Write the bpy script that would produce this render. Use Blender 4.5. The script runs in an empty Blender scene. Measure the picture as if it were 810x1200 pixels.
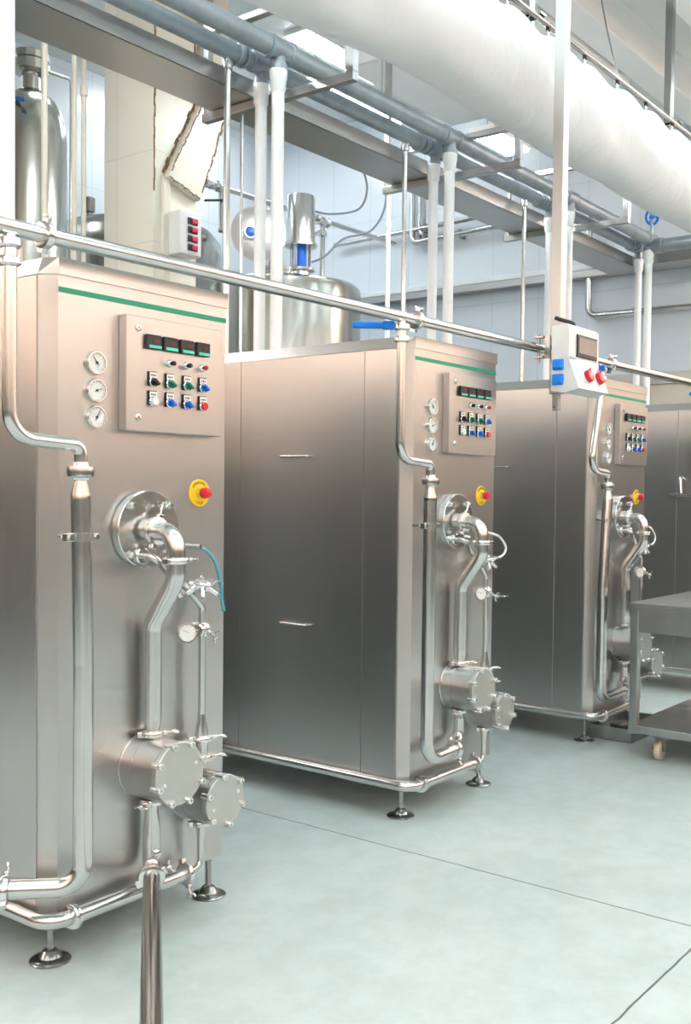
import bpy, bmesh, math, random
from mathutils import Vector, Matrix
random.seed(7)
C = bpy.context.scene.collection
V = Vector
PI = math.pi

# ------------------------------------------------------------------ materials
MATS = {}
def nodes_of(name):
    m = bpy.data.materials.new(name); m.use_nodes = True
    nt = m.node_tree; b = nt.nodes['Principled BSDF']
    MATS[name] = m
    return m, nt, b
def setp(b, **k):
    for kk, v in k.items(): b.inputs[kk].default_value = v
def plain(name, col, rough=.5, metal=0., noise=.0, scale=20., **kw):
    m, nt, b = nodes_of(name)
    setp(b, Roughness=rough, Metallic=metal)
    tc = nt.nodes.new('ShaderNodeTexCoord')
    n = nt.nodes.new('ShaderNodeTexNoise'); n.inputs['Scale'].default_value = scale; n.inputs['Detail'].default_value = 4
    nt.links.new(tc.outputs['Object'], n.inputs['Vector'])
    r = nt.nodes.new('ShaderNodeValToRGB')
    r.color_ramp.elements[0].position = .3; r.color_ramp.elements[1].position = .7
    a = [max(0, c*(1-noise)) for c in col]; c2 = [min(1, c*(1+noise)) for c in col]
    r.color_ramp.elements[0].color = (*a, 1); r.color_ramp.elements[1].color = (*c2, 1)
    nt.links.new(n.outputs['Fac'], r.inputs['Fac']); nt.links.new(r.outputs['Color'], b.inputs['Base Color'])
    for k, v in kw.items(): b.inputs[k.replace('_', ' ')].default_value = v
    return m
def brushed(name, col, rough, streak=.08, stretch=(60, 60, .8), var=.05, aniso=0.0):
    m, nt, b = nodes_of(name)
    setp(b, Metallic=1.0)
    tc = nt.nodes.new('ShaderNodeTexCoord'); mp = nt.nodes.new('ShaderNodeMapping')
    mp.inputs['Scale'].default_value = stretch
    nt.links.new(tc.outputs['Object'], mp.inputs['Vector'])
    n = nt.nodes.new('ShaderNodeTexNoise'); n.inputs['Scale'].default_value = 1.0; n.inputs['Detail'].default_value = 5
    nt.links.new(mp.outputs['Vector'], n.inputs['Vector'])
    mr = nt.nodes.new('ShaderNodeMapRange')
    mr.inputs['From Min'].default_value = .3; mr.inputs['From Max'].default_value = .7
    mr.inputs['To Min'].default_value = rough-streak; mr.inputs['To Max'].default_value = rough+streak
    nt.links.new(n.outputs['Fac'], mr.inputs['Value']); nt.links.new(mr.outputs['Result'], b.inputs['Roughness'])
    n2 = nt.nodes.new('ShaderNodeTexNoise'); n2.inputs['Scale'].default_value = 2.5; n2.inputs['Detail'].default_value = 3
    nt.links.new(tc.outputs['Object'], n2.inputs['Vector'])
    r = nt.nodes.new('ShaderNodeValToRGB')
    r.color_ramp.elements[0].position = .3; r.color_ramp.elements[1].position = .7
    r.color_ramp.elements[0].color = (*[c*(1-var) for c in col], 1); r.color_ramp.elements[1].color = (*[min(1, c*(1+var)) for c in col], 1)
    mx = nt.nodes.new('ShaderNodeMixRGB'); mx.inputs[0].default_value = .5
    nt.links.new(n.outputs['Fac'], mx.inputs[1]); nt.links.new(n2.outputs['Fac'], mx.inputs[2])
    nt.links.new(mx.outputs[0], r.inputs['Fac']); nt.links.new(r.outputs['Color'], b.inputs['Base Color'])
    if aniso:
        b.inputs['Anisotropic'].default_value = aniso
        t = nt.nodes.new('ShaderNodeTangent'); t.direction_type = 'RADIAL'; t.axis = 'Z'
        nt.links.new(t.outputs[0], b.inputs['Tangent'])
    return m
def emit(name, col, strength):
    m, nt, b = nodes_of(name)
    setp(b, Roughness=.5); b.inputs['Base Color'].default_value = (*col, 1)
    b.inputs['Emission Color'].default_value = (*col, 1); b.inputs['Emission Strength'].default_value = strength
    return m

brushed('brushed_steel', (.53, .525, .515), .315, .028, (90, 90, .6), var=.0)
brushed('lid_steel', (.56, .56, .55), .31, .01, (220, 220, 220), var=0.)
brushed('pipe_steel', (.62, .615, .60), .23, .02, (25, 25, 25), 0.)
brushed('dark_steel', (.36, .35, .345), .23, .02, (6, 6, 6), .04)
brushed('bright_steel', (.72, .715, .71), .19, .02, (25, 25, 25), .0)
brushed('plate_steel', (.56, .56, .535), .38, .05, (25, 25, 25), .05)
brushed('tray_steel', (.50, .495, .48), .38, .05, (3, 3, 3), .06)
brushed('tank_steel', (.50, .50, .455), .22, .03, (10, 10, 1), .03)
brushed('trolley_steel', (.42, .43, .43), .36, .08, (8, 8, 8), .12)
plain('galvanised', (.31, .355, .39), .42, .5, .12, 9.)
plain('white_pvc', (.92, .92, .91), .35, 0, .03)
plain('cream_paint', (.70, .66, .56), .4, 0, .03)
plain('green_stripe', (.0, .30, .17), .4)
plain('teal_strip', (.08, .55, .42), .4, 0, .2, 200)
plain('black_plastic', (.012, .012, .014), .35)
plain('black_rubber', (.02, .02, .022), .6)
plain('red_plastic', (.62, .015, .03), .3)
plain('dark_red', (.33, .02, .03), .4)
plain('dim_red', (.16, .012, .02), .4)
plain('yellow_plastic', (.85, .55, .01), .4)
plain('blue_plastic', (.0, .13, .62), .3)
plain('bright_blue', (.0, .22, .85), .35)
plain('green_plastic', (.0, .17, .10), .3)
plain('white_plastic', (.80, .80, .79), .35)
plain('label_white', (.75, .75, .74), .5)
plain('ink', (.05, .05, .05), .6)
plain('ink_brown', (.20, .07, .0), .6)
plain('box_grey', (.70, .72, .71), .4, 0, .02)
plain('switch_red', (.60, .02, .08), .35)
plain('dial_white', (.72, .73, .72), .4, 0, .04)
plain('fabric_white', (.80, .81, .83), .85, 0, .02, 6)
plain('hose_white', (.78, .78, .74), .35)
plain('cable_grey', (.22, .25, .28), .5)
plain('cable_blue', (.03, .25, .55), .4)
plain('caster_cream', (.72, .60, .45), .5, 0, .05)
plain('rust', (.22, .13, .06), .8, 0, .5, 60)
plain('ceiling_paint', (.70, .72, .71), .6, 0, .02, 3)
plain('beam_paint', (.80, .82, .82), .5, 0, .02, 3)
plain('trim_paint', (.55, .58, .58), .5)
plain('panel_paint', (.62, .56, .48), .45, 0, .05, 6)
nt = MATS['fabric_white'].node_tree
tn = nt.nodes.new('ShaderNodeTexNoise'); tn.inputs['Scale'].default_value = 3.5; tn.inputs['Detail'].default_value = 6; tn.inputs['Distortion'].default_value = 1.2
bp = nt.nodes.new('ShaderNodeBump'); bp.inputs['Strength'].default_value = .35; bp.inputs['Distance'].default_value = .03
tcx = nt.nodes.new('ShaderNodeTexCoord'); nt.links.new(tcx.outputs['Object'], tn.inputs['Vector'])
nt.links.new(tn.outputs['Fac'], bp.inputs['Height']); nt.links.new(bp.outputs['Normal'], nt.nodes['Principled BSDF'].inputs['Normal'])
m, nt, b = nodes_of('blue_hose'); setp(b, Roughness=.15); b.inputs['Base Color'].default_value = (.16, .50, .62, 1); b.inputs['Transmission Weight'].default_value = .45
m, nt, b = nodes_of('smoked_window'); setp(b, Roughness=.15); b.inputs['Base Color'].default_value = (.55, .45, .42, 1); b.inputs['Transmission Weight'].default_value = .5
emit('lamp_glow', (.82, .96, 1.0), 12.0)
emit('warm_glow', (1.0, .94, .88), 23.0)
emit('cool_glow', (.90, .97, 1.0), 18.0)
emit('tube_glow', (.95, .98, 1.0), 45.0)

def tile_mat(name, col, grout, tw, th, rough=.25, off=.0, noise=.02):
    """panelled / tiled wall: thin joints from the world position"""
    m, nt, b = nodes_of(name); setp(b, Roughness=rough)
    g = nt.nodes.new('ShaderNodeNewGeometry'); sp = nt.nodes.new('ShaderNodeSeparateXYZ')
    nt.links.new(g.outputs['Position'], sp.inputs[0])
    def math_(op, a, c, d=None):
        x = nt.nodes.new('ShaderNodeMath'); x.operation = op
        for i, q in enumerate((a, c, d)):
            if q is None: continue
            if isinstance(q, (int, float)): x.inputs[i].default_value = q
            else: nt.links.new(q, x.inputs[i])
        return x.outputs[0]
    s = math_('ADD', sp.outputs[0], sp.outputs[1])
    fx = math_('FRACT', math_('DIVIDE', s, tw), 0); fz = math_('FRACT', math_('DIVIDE', math_('ADD', sp.outputs[2], off), th), 0)
    jx = math_('LESS_THAN', fx, .010/tw); jz = math_('LESS_THAN', fz, .010/th)
    j = math_('MAXIMUM', jx, jz)
    n = nt.nodes.new('ShaderNodeTexNoise'); n.inputs['Scale'].default_value = 1.2; n.inputs['Detail'].default_value = 5
    nt.links.new(g.outputs['Position'], n.inputs['Vector'])
    r = nt.nodes.new('ShaderNodeValToRGB'); r.color_ramp.elements[0].position = .3; r.color_ramp.elements[1].position = .7
    r.color_ramp.elements[0].color = (*[c*(1-noise) for c in col], 1); r.color_ramp.elements[1].color = (*[c*(1+noise) for c in col], 1)
    nt.links.new(n.outputs['Fac'], r.inputs['Fac'])
    mx = nt.nodes.new('ShaderNodeMixRGB'); nt.links.new(j, mx.inputs[0]); nt.links.new(r.outputs[0], mx.inputs[1])
    mx.inputs[2].default_value = (*grout, 1); nt.links.new(mx.outputs[0], b.inputs['Base Color'])
    return m
tile_mat('wall_panel', (.68, .73, .785), (.58, .63, .69), .60, 1.2)
tile_mat('column_tile', (.76, .74, .64), (.66, .64, .55), .60, .62, .3, noise=.06)

def two_tone(name, low, high, split):
    m, nt, b = nodes_of(name); setp(b, Roughness=.5)
    g = nt.nodes.new('ShaderNodeNewGeometry'); sp = nt.nodes.new('ShaderNodeSeparateXYZ')
    nt.links.new(g.outputs['Position'], sp.inputs[0])
    x = nt.nodes.new('ShaderNodeMath'); x.operation = 'GREATER_THAN'; x.inputs[1].default_value = split
    nt.links.new(sp.outputs[2], x.inputs[0])
    mx = nt.nodes.new('ShaderNodeMixRGB'); nt.links.new(x.outputs[0], mx.inputs[0])
    mx.inputs[1].default_value = (*low, 1); mx.inputs[2].default_value = (*high, 1)
    nt.links.new(mx.outputs[0], b.inputs['Base Color'])
two_tone('hall_wall', (.055, .062, .06), (.90, .68, .56), 2.1)

def floor_mat():
    m, nt, b = nodes_of('floor_epoxy')
    g = nt.nodes.new('ShaderNodeNewGeometry'); sp = nt.nodes.new('ShaderNodeSeparateXYZ')
    nt.links.new(g.outputs['Position'], sp.inputs[0])
    def noise(scale, det, rough=.5):
        n = nt.nodes.new('ShaderNodeTexNoise'); n.inputs['Scale'].default_value = scale; n.inputs['Detail'].default_value = det; n.inputs['Roughness'].default_value = rough
        nt.links.new(g.outputs['Position'], n.inputs['Vector']); return n
    def ramp(n, p0, c0, p1, c1):
        r = nt.nodes.new('ShaderNodeValToRGB'); r.color_ramp.elements[0].position = p0; r.color_ramp.elements[1].position = p1
        r.color_ramp.elements[0].color = (*c0, 1); r.color_ramp.elements[1].color = (*c1, 1)
        nt.links.new(n.outputs['Fac'], r.inputs['Fac']); return r
    base = ramp(noise(1.3, 6, .6), .35, (.475, .56, .56), .65, (.54, .62, .625))
    fine = ramp(noise(7, 8, .7), .42, (.80, .82, .78), .58, (1, 1, 1))
    mul = nt.nodes.new('ShaderNodeMixRGB'); mul.blend_type = 'MULTIPLY'; mul.inputs[0].default_value = .45
    nt.links.new(base.outputs[0], mul.inputs[1]); nt.links.new(fine.outputs[0], mul.inputs[2])
    wob = noise(9, 3)
    def joint(sock, at, w):
        a = nt.nodes.new('ShaderNodeMath'); a.operation = 'MULTIPLY_ADD'; a.inputs[1].default_value = .012
        nt.links.new(wob.outputs['Fac'], a.inputs[0]); nt.links.new(sock, a.inputs[2])
        s = nt.nodes.new('ShaderNodeMath'); s.operation = 'SUBTRACT'; s.inputs[1].default_value = at; nt.links.new(a.outputs[0], s.inputs[0])
        ab = nt.nodes.new('ShaderNodeMath'); ab.operation = 'ABSOLUTE'; nt.links.new(s.outputs[0], ab.inputs[0])
        l = nt.nodes.new('ShaderNodeMath'); l.operation = 'LESS_THAN'; l.inputs[1].default_value = w; nt.links.new(ab.outputs[0], l.inputs[0])
        return l
    j1 = joint(sp.outputs[0], 3.306, .0035); j2 = joint(sp.outputs[1], 1.136, .0035)
    mxx = nt.nodes.new('ShaderNodeMath'); mxx.operation = 'MAXIMUM'; nt.links.new(j1.outputs[0], mxx.inputs[0]); nt.links.new(j2.outputs[0], mxx.inputs[1])
    mx = nt.nodes.new('ShaderNodeMixRGB'); nt.links.new(mxx.outputs[0], mx.inputs[0]); nt.links.new(mul.outputs[0], mx.inputs[1]); mx.inputs[2].default_value = (.10, .12, .11, 1)
    nt.links.new(mx.outputs[0], b.inputs['Base Color'])
    rr = nt.nodes.new('ShaderNodeMapRange'); rr.inputs['To Min'].default_value = .22; rr.inputs['To Max'].default_value = .5
    nt.links.new(noise(2.2, 6).outputs['Fac'], rr.inputs['Value']); nt.links.new(rr.outputs[0], b.inputs['Roughness'])
floor_mat()

# ------------------------------------------------------------------ geometry helpers
class MB:
    def __init__(s): s.v = []; s.f = []; s.m = []; s.sm = []; s.mats = []; s.cur = 0
    def mat(s, name):
        if name not in s.mats: s.mats.append(name)
        s.cur = s.mats.index(name); return s
    def add(s, vs, fs, smooth=True):
        o = len(s.v); s.v += [tuple(p) for p in vs]
        for f in fs: s.f.append([i+o for i in f]); s.m.append(s.cur); s.sm.append(smooth)
        return s
    def box(s, a, b, bev=0., M=None):
        bm = bmesh.new(); bmesh.ops.create_cube(bm, size=1)
        a = V(a); b = V(b); c = (a+b)/2; d = b-a
        for v in bm.verts: v.co = V((v.co.x*d.x, v.co.y*d.y, v.co.z*d.z)) + c
        if bev: bmesh.ops.bevel(bm, geom=bm.edges[:], offset=min(bev, .45*min(abs(x) for x in d)), segments=2, profile=.5, affect='EDGES')
        if M: bmesh.ops.transform(bm, matrix=M, verts=bm.verts)
        bm.verts.index_update(); s.add([v.co.copy() for v in bm.verts], [[v.index for v in f.verts] for f in bm.faces], False); bm.free(); return s
    def rod(s, p, q, w, h=None, up=(0, 0, 1), bev=0.):
        """rectangular bar from p to q"""
        p = V(p); q = V(q); h = h or w; t = (q-p); L = t.length; t.normalize(); u = V(up)
        if abs(t.dot(u)) > .95: u = V((1, 0, 0))
        x = t.cross(u).normalized(); y = x.cross(t)
        M = Matrix((( *x, 0), (*t, 0), (*y, 0), (0, 0, 0, 1))).transposed(); M.translation = (p+q)/2
        return s.box((-w/2, -L/2, -h/2), (w/2, L/2, h/2), bev, M)
    def prism(s, poly, z0, z1):
        n = len(poly)
        vs = [(x, y, z0) for x, y in poly]+[(x, y, z1) for x, y in poly]
        fs = [list(range(n))[::-1], list(range(n, 2*n))]+[[i, (i+1) % n, n+(i+1) % n, n+i] for i in range(n)]
        return s.add(vs, fs, False)
    def prism_y(s, poly, y0, y1):
        n = len(poly)
        vs = [(x, y0, z) for x, z in poly]+[(x, y1, z) for x, z in poly]
        fs = [list(range(n)), list(range(n, 2*n))[::-1]]+[[(i+1) % n, i, n+i, n+(i+1) % n] for i in range(n)]
        return s.add(vs, fs, False)
    def prism_x(s, poly, x0, x1):
        n = len(poly)
        vs = [(x0, y, z) for y, z in poly]+[(x1, y, z) for y, z in poly]
        fs = [list(range(n))[::-1], list(range(n, 2*n))]+[[i, (i+1) % n, n+(i+1) % n, n+i] for i in range(n)]
        return s.add(vs, fs, False)
    def lathe(s, p, axis, prof, seg=24):
        """prof: list of (t, r) along axis; ends closed"""
        p = V(p); a = V(axis).normalized(); u = a.orthogonal().normalized(); w = a.cross(u)
        vs = []; fs = []
        for t, r in prof:
            for k in range(seg):
                th = 2*PI*k/seg; vs.append(p+a*t+(u*math.cos(th)+w*math.sin(th))*r)
        n = len(prof)
        for i in range(n-1):
            for k in range(seg):
                k2 = (k+1) % seg; fs.append([i*seg+k, i*seg+k2, (i+1)*seg+k2, (i+1)*seg+k])
        fs.append([k for k in range(seg)][::-1]); fs.append([(n-1)*seg+k for k in range(seg)])
        return s.add(vs, fs)
    def cyl(s, p, q, r, r2=None, seg=20, bev=0.):
        p = V(p); q = V(q); L = (q-p).length; r2 = r if r2 is None else r2
        if bev: return s.lathe(p, q-p, [(0, r-bev), (bev, r), (L-bev, r2), (L, r2-bev)], seg)
        return s.lathe(p, q-p, [(0, r), (L, r2)], seg)
    def ring(s, p, axis, R, r, seg=28, sub=8, t0=0., t1=2*PI):
        p = V(p); a = V(axis).normalized(); u = a.orthogonal().normalized(); w = a.cross(u)
        vs = []; fs = []
        for k in range(seg):
            th = 2*PI*k/seg; d = u*math.cos(th)+w*math.sin(th)
            for j in range(sub):
                ph = 2*PI*j/sub; vs.append(p+d*(R+r*math.cos(ph))+a*(r*math.sin(ph)))
        for k in range(seg):
            for j in range(sub):
                k2 = (k+1) % seg; j2 = (j+1) % sub
                fs.append([k*sub+j, k2*sub+j, k2*sub+j2, k*sub+j2])
        return s.add(vs, fs)
    def tube(s, pts, r, seg=16, R=None, n=8, radii=None):
        pts = [V(p) for p in pts]
        path = []
        if R is None: path = pts
        else:
            path = [pts[0]]
            for i in range(1, len(pts)-1):
                a, b, c = pts[i-1], pts[i], pts[i+1]
                d0 = (a-b); d1 = (c-b); ang = d0.angle(d1)
                if ang > PI-.02: path.append(b); continue
                L = R/math.tan(ang/2); lim = .49*min(d0.length, d1.length) if len(pts) > 3 else .95*min(d0.length, d1.length)
                L = min(L, lim); RR = L*math.tan(ang/2)
                d0.normalize(); d1.normalize()
                cen = b+(d0+d1).normalized()*(RR/math.sin(ang/2))
                s0 = b+d0*L-cen; s1 = b+d1*L-cen; tot = s0.angle(s1)
                for k in range(n+1):
                    t = k/n; q = (s0*math.sin((1-t)*tot)+s1*math.sin(t*tot))/math.sin(tot)
                    path.append(cen+q)
            path.append(pts[-1])
        m = len(path); T = []
        for i in range(m):
            t = (path[min(i+1, m-1)]-path[max(i-1, 0)]); T.append(t.normalized())
        u = T[0].orthogonal().normalized(); vs = []; fs = []
        for i in range(m):
            if i:
                ax = T[i-1].cross(T[i])
                if ax.length > 1e-7: u = Matrix.Rotation(T[i-1].angle(T[i]), 3, ax.normalized()) @ u
                u = (u-T[i]*u.dot(T[i])).normalized()
            w = T[i].cross(u); rr = radii[i] if radii and R is None else r
            for k in range(seg):
                th = 2*PI*k/seg; vs.append(path[i]+(u*math.cos(th)+w*math.sin(th))*rr)
        for i in range(m-1):
            for k in range(seg):
                k2 = (k+1) % seg; fs.append([i*seg+k, i*seg+k2, (i+1)*seg+k2, (i+1)*seg+k])
        fs.append(list(range(seg))[::-1]); fs.append([(m-1)*seg+k for k in range(seg)])
        return s.add(vs, fs)
    def curve(s, pts, r, seg=10, sub=8):
        """smooth Catmull-Rom tube"""
        P = [V(p) for p in pts]; P = [2*P[0]-P[1]]+P+[2*P[-1]-P[-2]]; out = []
        for i in range(1, len(P)-2):
            for k in range(sub):
                t = k/sub; a, b, c, d = P[i-1:i+3]
                out.append(.5*((2*b)+(c-a)*t+(2*a-5*b+4*c-d)*t*t+(3*b-a-3*c+d)*t**3))
        out.append(P[-2]); return s.tube(out, r, seg)
    def clamp(s, p, axis, r, wing=(1, 0, 0), w=.022, L=.05):
        """sanitary clamp: ring, hinge lug and wing-nut bolt"""
        p = V(p); a = V(axis).normalized(); g = V(wing); g = (g-a*g.dot(a)).normalized(); t = a.cross(g)
        s.lathe(p-a*w/2, a, [(0, r+.004), (.003, r+.013), (w*.3, r+.015), (w*.7, r+.015), (w-.003, r+.013), (w, r+.004)], 24)
        s.rod(p-g*(r+.004), p-g*(r+.026), w*.9, .018, a, .002)
        e = p+g*(r+.012)
        s.rod(e-g*.006, e+g*.012, w*.9, .014, a, .002)
        s.cyl(e, e+g*L, .0035, seg=8)
        s.cyl(e+g*(L*.55), e+g*(L*.8), .007, seg=10)
        s.rod(e+g*(L*.72)-t*.016, e+g*(L*.95)-t*.020, .007, .006, a, .001)
        s.rod(e+g*(L*.72)+t*.016, e+g*(L*.95)+t*.020, .007, .006, a, .001)
        s.rod(e+g*(L*.72)-t*.017, e+g*(L*.72)+t*.017, .007, .006, a, .001)
        return s
    def mesh(s, name):
        me = bpy.data.meshes.new(name); me.from_pydata(s.v, [], s.f)
        for n in s.mats: me.materials.append(MATS[n])
        me.polygons.foreach_set('material_index', s.m)
        bm = bmesh.new(); bm.from_mesh(me); bmesh.ops.recalc_face_normals(bm, faces=bm.faces[:]); bm.to_mesh(me); bm.free()
        me.set_sharp_from_angle(angle=math.radians(38)); me.polygons.foreach_set('use_smooth', s.sm); me.update()
        return me

def obj(name, mb, mat=None, parent=None, loc=(0, 0, 0)):
    if not mb.mats: mb.mats = [mat]
    o = bpy.data.objects.new(name, mb.mesh(name)); C.objects.link(o)
    if parent: o.parent = parent
    o.location = loc
    return o
def B(mat): return MB().mat(mat)
def thing(name, label, cat, loc=(0, 0, 0), group=None, rz=0):
    o = bpy.data.objects.new(name, None); o.empty_display_size = .1; C.objects.link(o)
    o.location = loc; o.rotation_euler = (0, 0, rz); o['label'] = label; o['category'] = cat
    if group: o['group'] = group
    return o
def tag(o, label, cat, group=None):
    o['label'] = label; o['category'] = cat
    if group: o['group'] = group
    return o
def struct(name, mb, mat=None):
    o = obj(name, mb, mat); o['kind'] = 'structure'; return o
def copy_tree(o, parent=None):
    c = o.copy(); C.objects.link(c)
    if parent: c.parent = parent
    for ch in list(o.children): copy_tree(ch, c)
    return c

# ------------------------------------------------------------------ camera (fitted from the photograph)
YAW, PITCH, ROLL, FPX, CU, CV, H = 36.68325, 1.94602, .69082, 1224.068, 45.8278, 18.9734, 1.4
a_, b_, r_ = (math.radians(x) for x in (YAW, PITCH, ROLL))
fw = V((math.cos(a_)*math.cos(b_), math.sin(a_)*math.cos(b_), -math.sin(b_)))
rt0 = V((math.sin(a_), -math.cos(a_), 0)); up0 = rt0.cross(fw)
rt = rt0*math.cos(r_)+up0*math.sin(r_); up = up0*math.cos(r_)-rt0*math.sin(r_)
cd = bpy.data.cameras.new('camera'); cam = bpy.data.objects.new('camera', cd); C.objects.link(cam)
M = Matrix(((*rt, 0), (*up, 0), (*(-fw), 0), (0, 0, 0, 1))).transposed(); M.translation = (0, 0, H)
cam.matrix_world = M
cd.sensor_fit = 'HORIZONTAL'; cd.sensor_width = 36; cd.lens = FPX/810*36
cd.shift_x = -CU/810; cd.shift_y = CV/810; cd.clip_start = .05; cd.clip_end = 100
bpy.context.scene.camera = cam

# ------------------------------------------------------------------ the room
XL, XR, YF, YB, YS, ZC, ZT = -4.5, 10.5, -5.0, 9.83, 5.62, 5.2, 6.1
struct('floor', B('floor_epoxy').box((XL, YF, -.2), (XR, YB, 0)))
struct('wall_back', B('wall_panel').box((XL, YB, 0), (XR, YB+.2, ZT)))
struct('wall_right', B('wall_panel').box((XR, 3.0, 0), (XR+.2, YB, ZT)))
struct('wall_end', B('hall_wall').box((XR, YF, 0), (XR+.2, 3.0, ZT)))
struct('wall_left', B('hall_wall').box((XL-.2, YF, 0), (XL, YB, ZT)))
struct('wall_front', B('hall_wall').box((XL, YF-.2, 0), (XR, YF, ZT)))
c = B('ceiling_paint').box((XL, YF, ZC), (XR, YS, ZC+.2)); c.box((XL, YS-.1, ZC+.2), (XR, YS, ZT)); c.box((XL, YS-.1, ZT), (XR, YB, ZT+.2))
struct('ceiling', c)
struct('added_bounce_blocker', B('hall_wall').box((1.2, 4.60, 0), (9.2, 4.70, 1.75)))  # unseen barrier added to keep floor bounce off the cabinet sides
struct('added_rear_reflector', B('hall_wall').box((XL, 6.5, 0), (2.9, 6.7, 3.9)))  # unseen wall added so the cabinet sides reflect warm paint
k = 0
for y in (-3.4, -1.88, .42, 1.18, 1.94, 2.69, 3.45):
    k += 1; struct('trim_%d' % k, B('beam_paint').box((XL, y, 4.9), (XR, y+.25, ZC), .01))
k += 1; struct('trim_%d' % k, B('beam_paint').box((6.77, 3.72, 4.88), (8.4, YS-.1, ZC), .01))

# ------------------------------------------------------------------ freezer machines
X1, Y0, WF, CH, CLY = 1.8521, 2.5556, .6709, .033, .048
ZT_, ZCB, ZB, DEP = 2.063, 2.0144, .150, 1.40
MX = [X1, X1+1.7788, X1+1.7788+1.7942, X1+1.7788+1.7942+1.8605]
mlabels = ['stainless steel freezer cabinet nearest the camera, cut off by the left edge of the photo',
           'stainless steel freezer cabinet in the middle, its whole side showing two bar handles',
           'stainless steel freezer cabinet standing behind the hanging grey socket box',
           'stainless steel freezer cabinet at the right edge, mostly hidden behind the steel trolley']
G_M = 'row of stainless freezer cabinets'
mach = thing('freezer_machine', mlabels[0], 'freezer machine', (X1, Y0, 0), G_M)
outl = [(0, 0), (WF-.006, 0), (WF, .008), (WF, DEP), (-CH, DEP), (-CH, CLY)]
obj('cabinet_body', B('brushed_steel').prism(outl, ZB, ZCB), parent=mach)
ol = .005
capo = [(-.001, -ol), (WF+.002, -ol), (WF+ol, .006), (WF+ol, DEP+ol), (-CH-ol, DEP+ol), (-CH-ol, CLY-.002)]
lb = B('lid_steel'); nL = len(capo); tin = .018
capt = [(x+(tin if x < -.02 else 0), y) for x, y in capo]
lb.add([(x, y, ZCB) for x, y in capo]+[(x, y, ZT_) for x, y in capt], [list(range(nL))[::-1], list(range(nL, 2*nL))]+[[i, (i+1) % nL, nL+(i+1) % nL, nL+i] for i in range(nL)], False)
obj('lid', lb, parent=mach)
obj('green_stripe', B('green_stripe').box((.001, -.0022, 1.9645), (WF-.004, -.0003, 1.980)), parent=mach)['label'] = 'green stripe across the front under the lid'
for y0, y1 in ((CLY+.004, .2370), (.2400, .983), (.9865, DEP-.01)):
    p = obj('side_panel', B('brushed_steel').box((-CH-.004, y0, ZB+.002), (-CH+.001, y1, ZCB-.003), .001), parent=mach)
    if y0 < .3 and y1 > .5:
        for z in (1.561, .796):
            x = -CH-.034
            obj('bar_handle', B('pipe_steel').tube([(-CH, .705, z), (x, .705, z), (x, .545, z), (-CH, .545, z)], .0055, 10, .008, 5), parent=p)
# pressure gauges
for z, an in ((1.775, 128), (1.693, 20), (1.614, 62)):
    g = obj('pressure_gauge', B('bright_steel').lathe((0, 0, 0), (0, -1, 0), [(0, .036), (.010, .036), (.013, .034), (.013, .030), (.006, .029)], 28)
            .mat('dial_white').lathe((0, -.0065, 0), (0, -1, 0), [(0, .029), (.001, .029)], 28), parent=mach, loc=(.130, 0, z))
    nd = B('ink'); A = math.radians(an)
    nd.rod((-.010*math.cos(A), -.010, -.010*math.sin(A)), (.021*math.cos(A), -.010, .021*math.sin(A)), .0028, .001)
    nd.cyl((0, -.0075, 0), (0, -.011, 0), .004, seg=10)
    for q in range(11):
        t = math.radians(-45+27*q); nd.rod((.023*math.cos(t), -.0080, .023*math.sin(t)), (.0265*math.cos(t), -.0080, .0265*math.sin(t)), .0014, .0006)
    obj('needle', nd, parent=g)
# control panel
pan = obj('control_panel', B('brushed_steel').box((.216, -.036, 1.580), (.614, 0, 1.930), .003), parent=mach)
PY = -.036
for z in (1.893, 1.620):
    obj('panel_lock', B('bright_steel').lathe((.261, PY, z), (0, -1, 0), [(0, .012), (.003, .012), (.004, .010), (.004, .006), (.002, .005)], 18)
        .mat('ink').rod((.2575, PY-.0035, z-.003), (.2645, PY-.0035, z+.003), .002, .001), parent=pan)
for i, x in enumerate((.2865, .3545, .4235, .4925)):
    d = B('black_plastic').box((x, PY-.013, 1.834), (x+.058, PY, 1.878), .003)
    d.mat('teal_strip').box((x+.008, PY-.0142, 1.8365), (x+.057, PY-.0125, 1.8455))
    d.mat('dim_red')
    for q in range(3): d.box((x+.026+.008*q, PY-.0136, 1.855), (x+.031+.008*q, PY-.0128, 1.865))
    obj('digital_display', d, parent=pan)
for i, x in enumerate((.384, .453, .521)):
    obj('toggle_switch', B('bright_steel').lathe((x, PY, 1.797), (0, -1, 0), [(0, .012), (.006, .0125), (.010, .010), (.012, .007)], 18)
        .mat('black_plastic' if i < 2 else 'dark_red').lathe((x, PY-.011, 1.797), (.25, -1, 0), [(0, .006), (.012, .008), (.016, .006)], 12), parent=pan)
def station(x, ztop, kind, colr):
    n = {'knob': 'selector_switch', 'push': 'push_button'}[kind]
    m = B('black_plastic').box((x-.017, PY-.006, ztop-.046), (x+.017, PY, ztop), .002)
    m.mat('label_white').box((x-.014, PY-.0075, ztop-.021), (x+.015, PY-.0055, ztop-.003))
    m.mat('ink')
    for q in range(3): m.box((x-.009+.007*q, PY-.0080, ztop-.015), (x-.005+.007*q, PY-.0072, ztop-.009))
    z = ztop-.033
    m.mat('bright_steel').lathe((x, PY, z), (0, -1, 0), [(0, .0155), (.007, .0155), (.010, .013), (.010, .010)], 20)
    m.mat(colr)
    if kind == 'push': m.lathe((x, PY-.008, z), (0, -1, 0), [(0, .0125), (.010, .0125), (.012, .0105)], 20)
    else:
        m.lathe((x, PY-.008, z), (0, -1, 0), [(0, .0115), (.004, .0115), (.006, .0105)], 20)
        m.rod((x-.010, PY-.018, z+.008), (x+.010, PY-.018, z-.008), .009, .020, (0, -1, 0), .002)
    o = obj(n, m, parent=pan); return o
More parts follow.
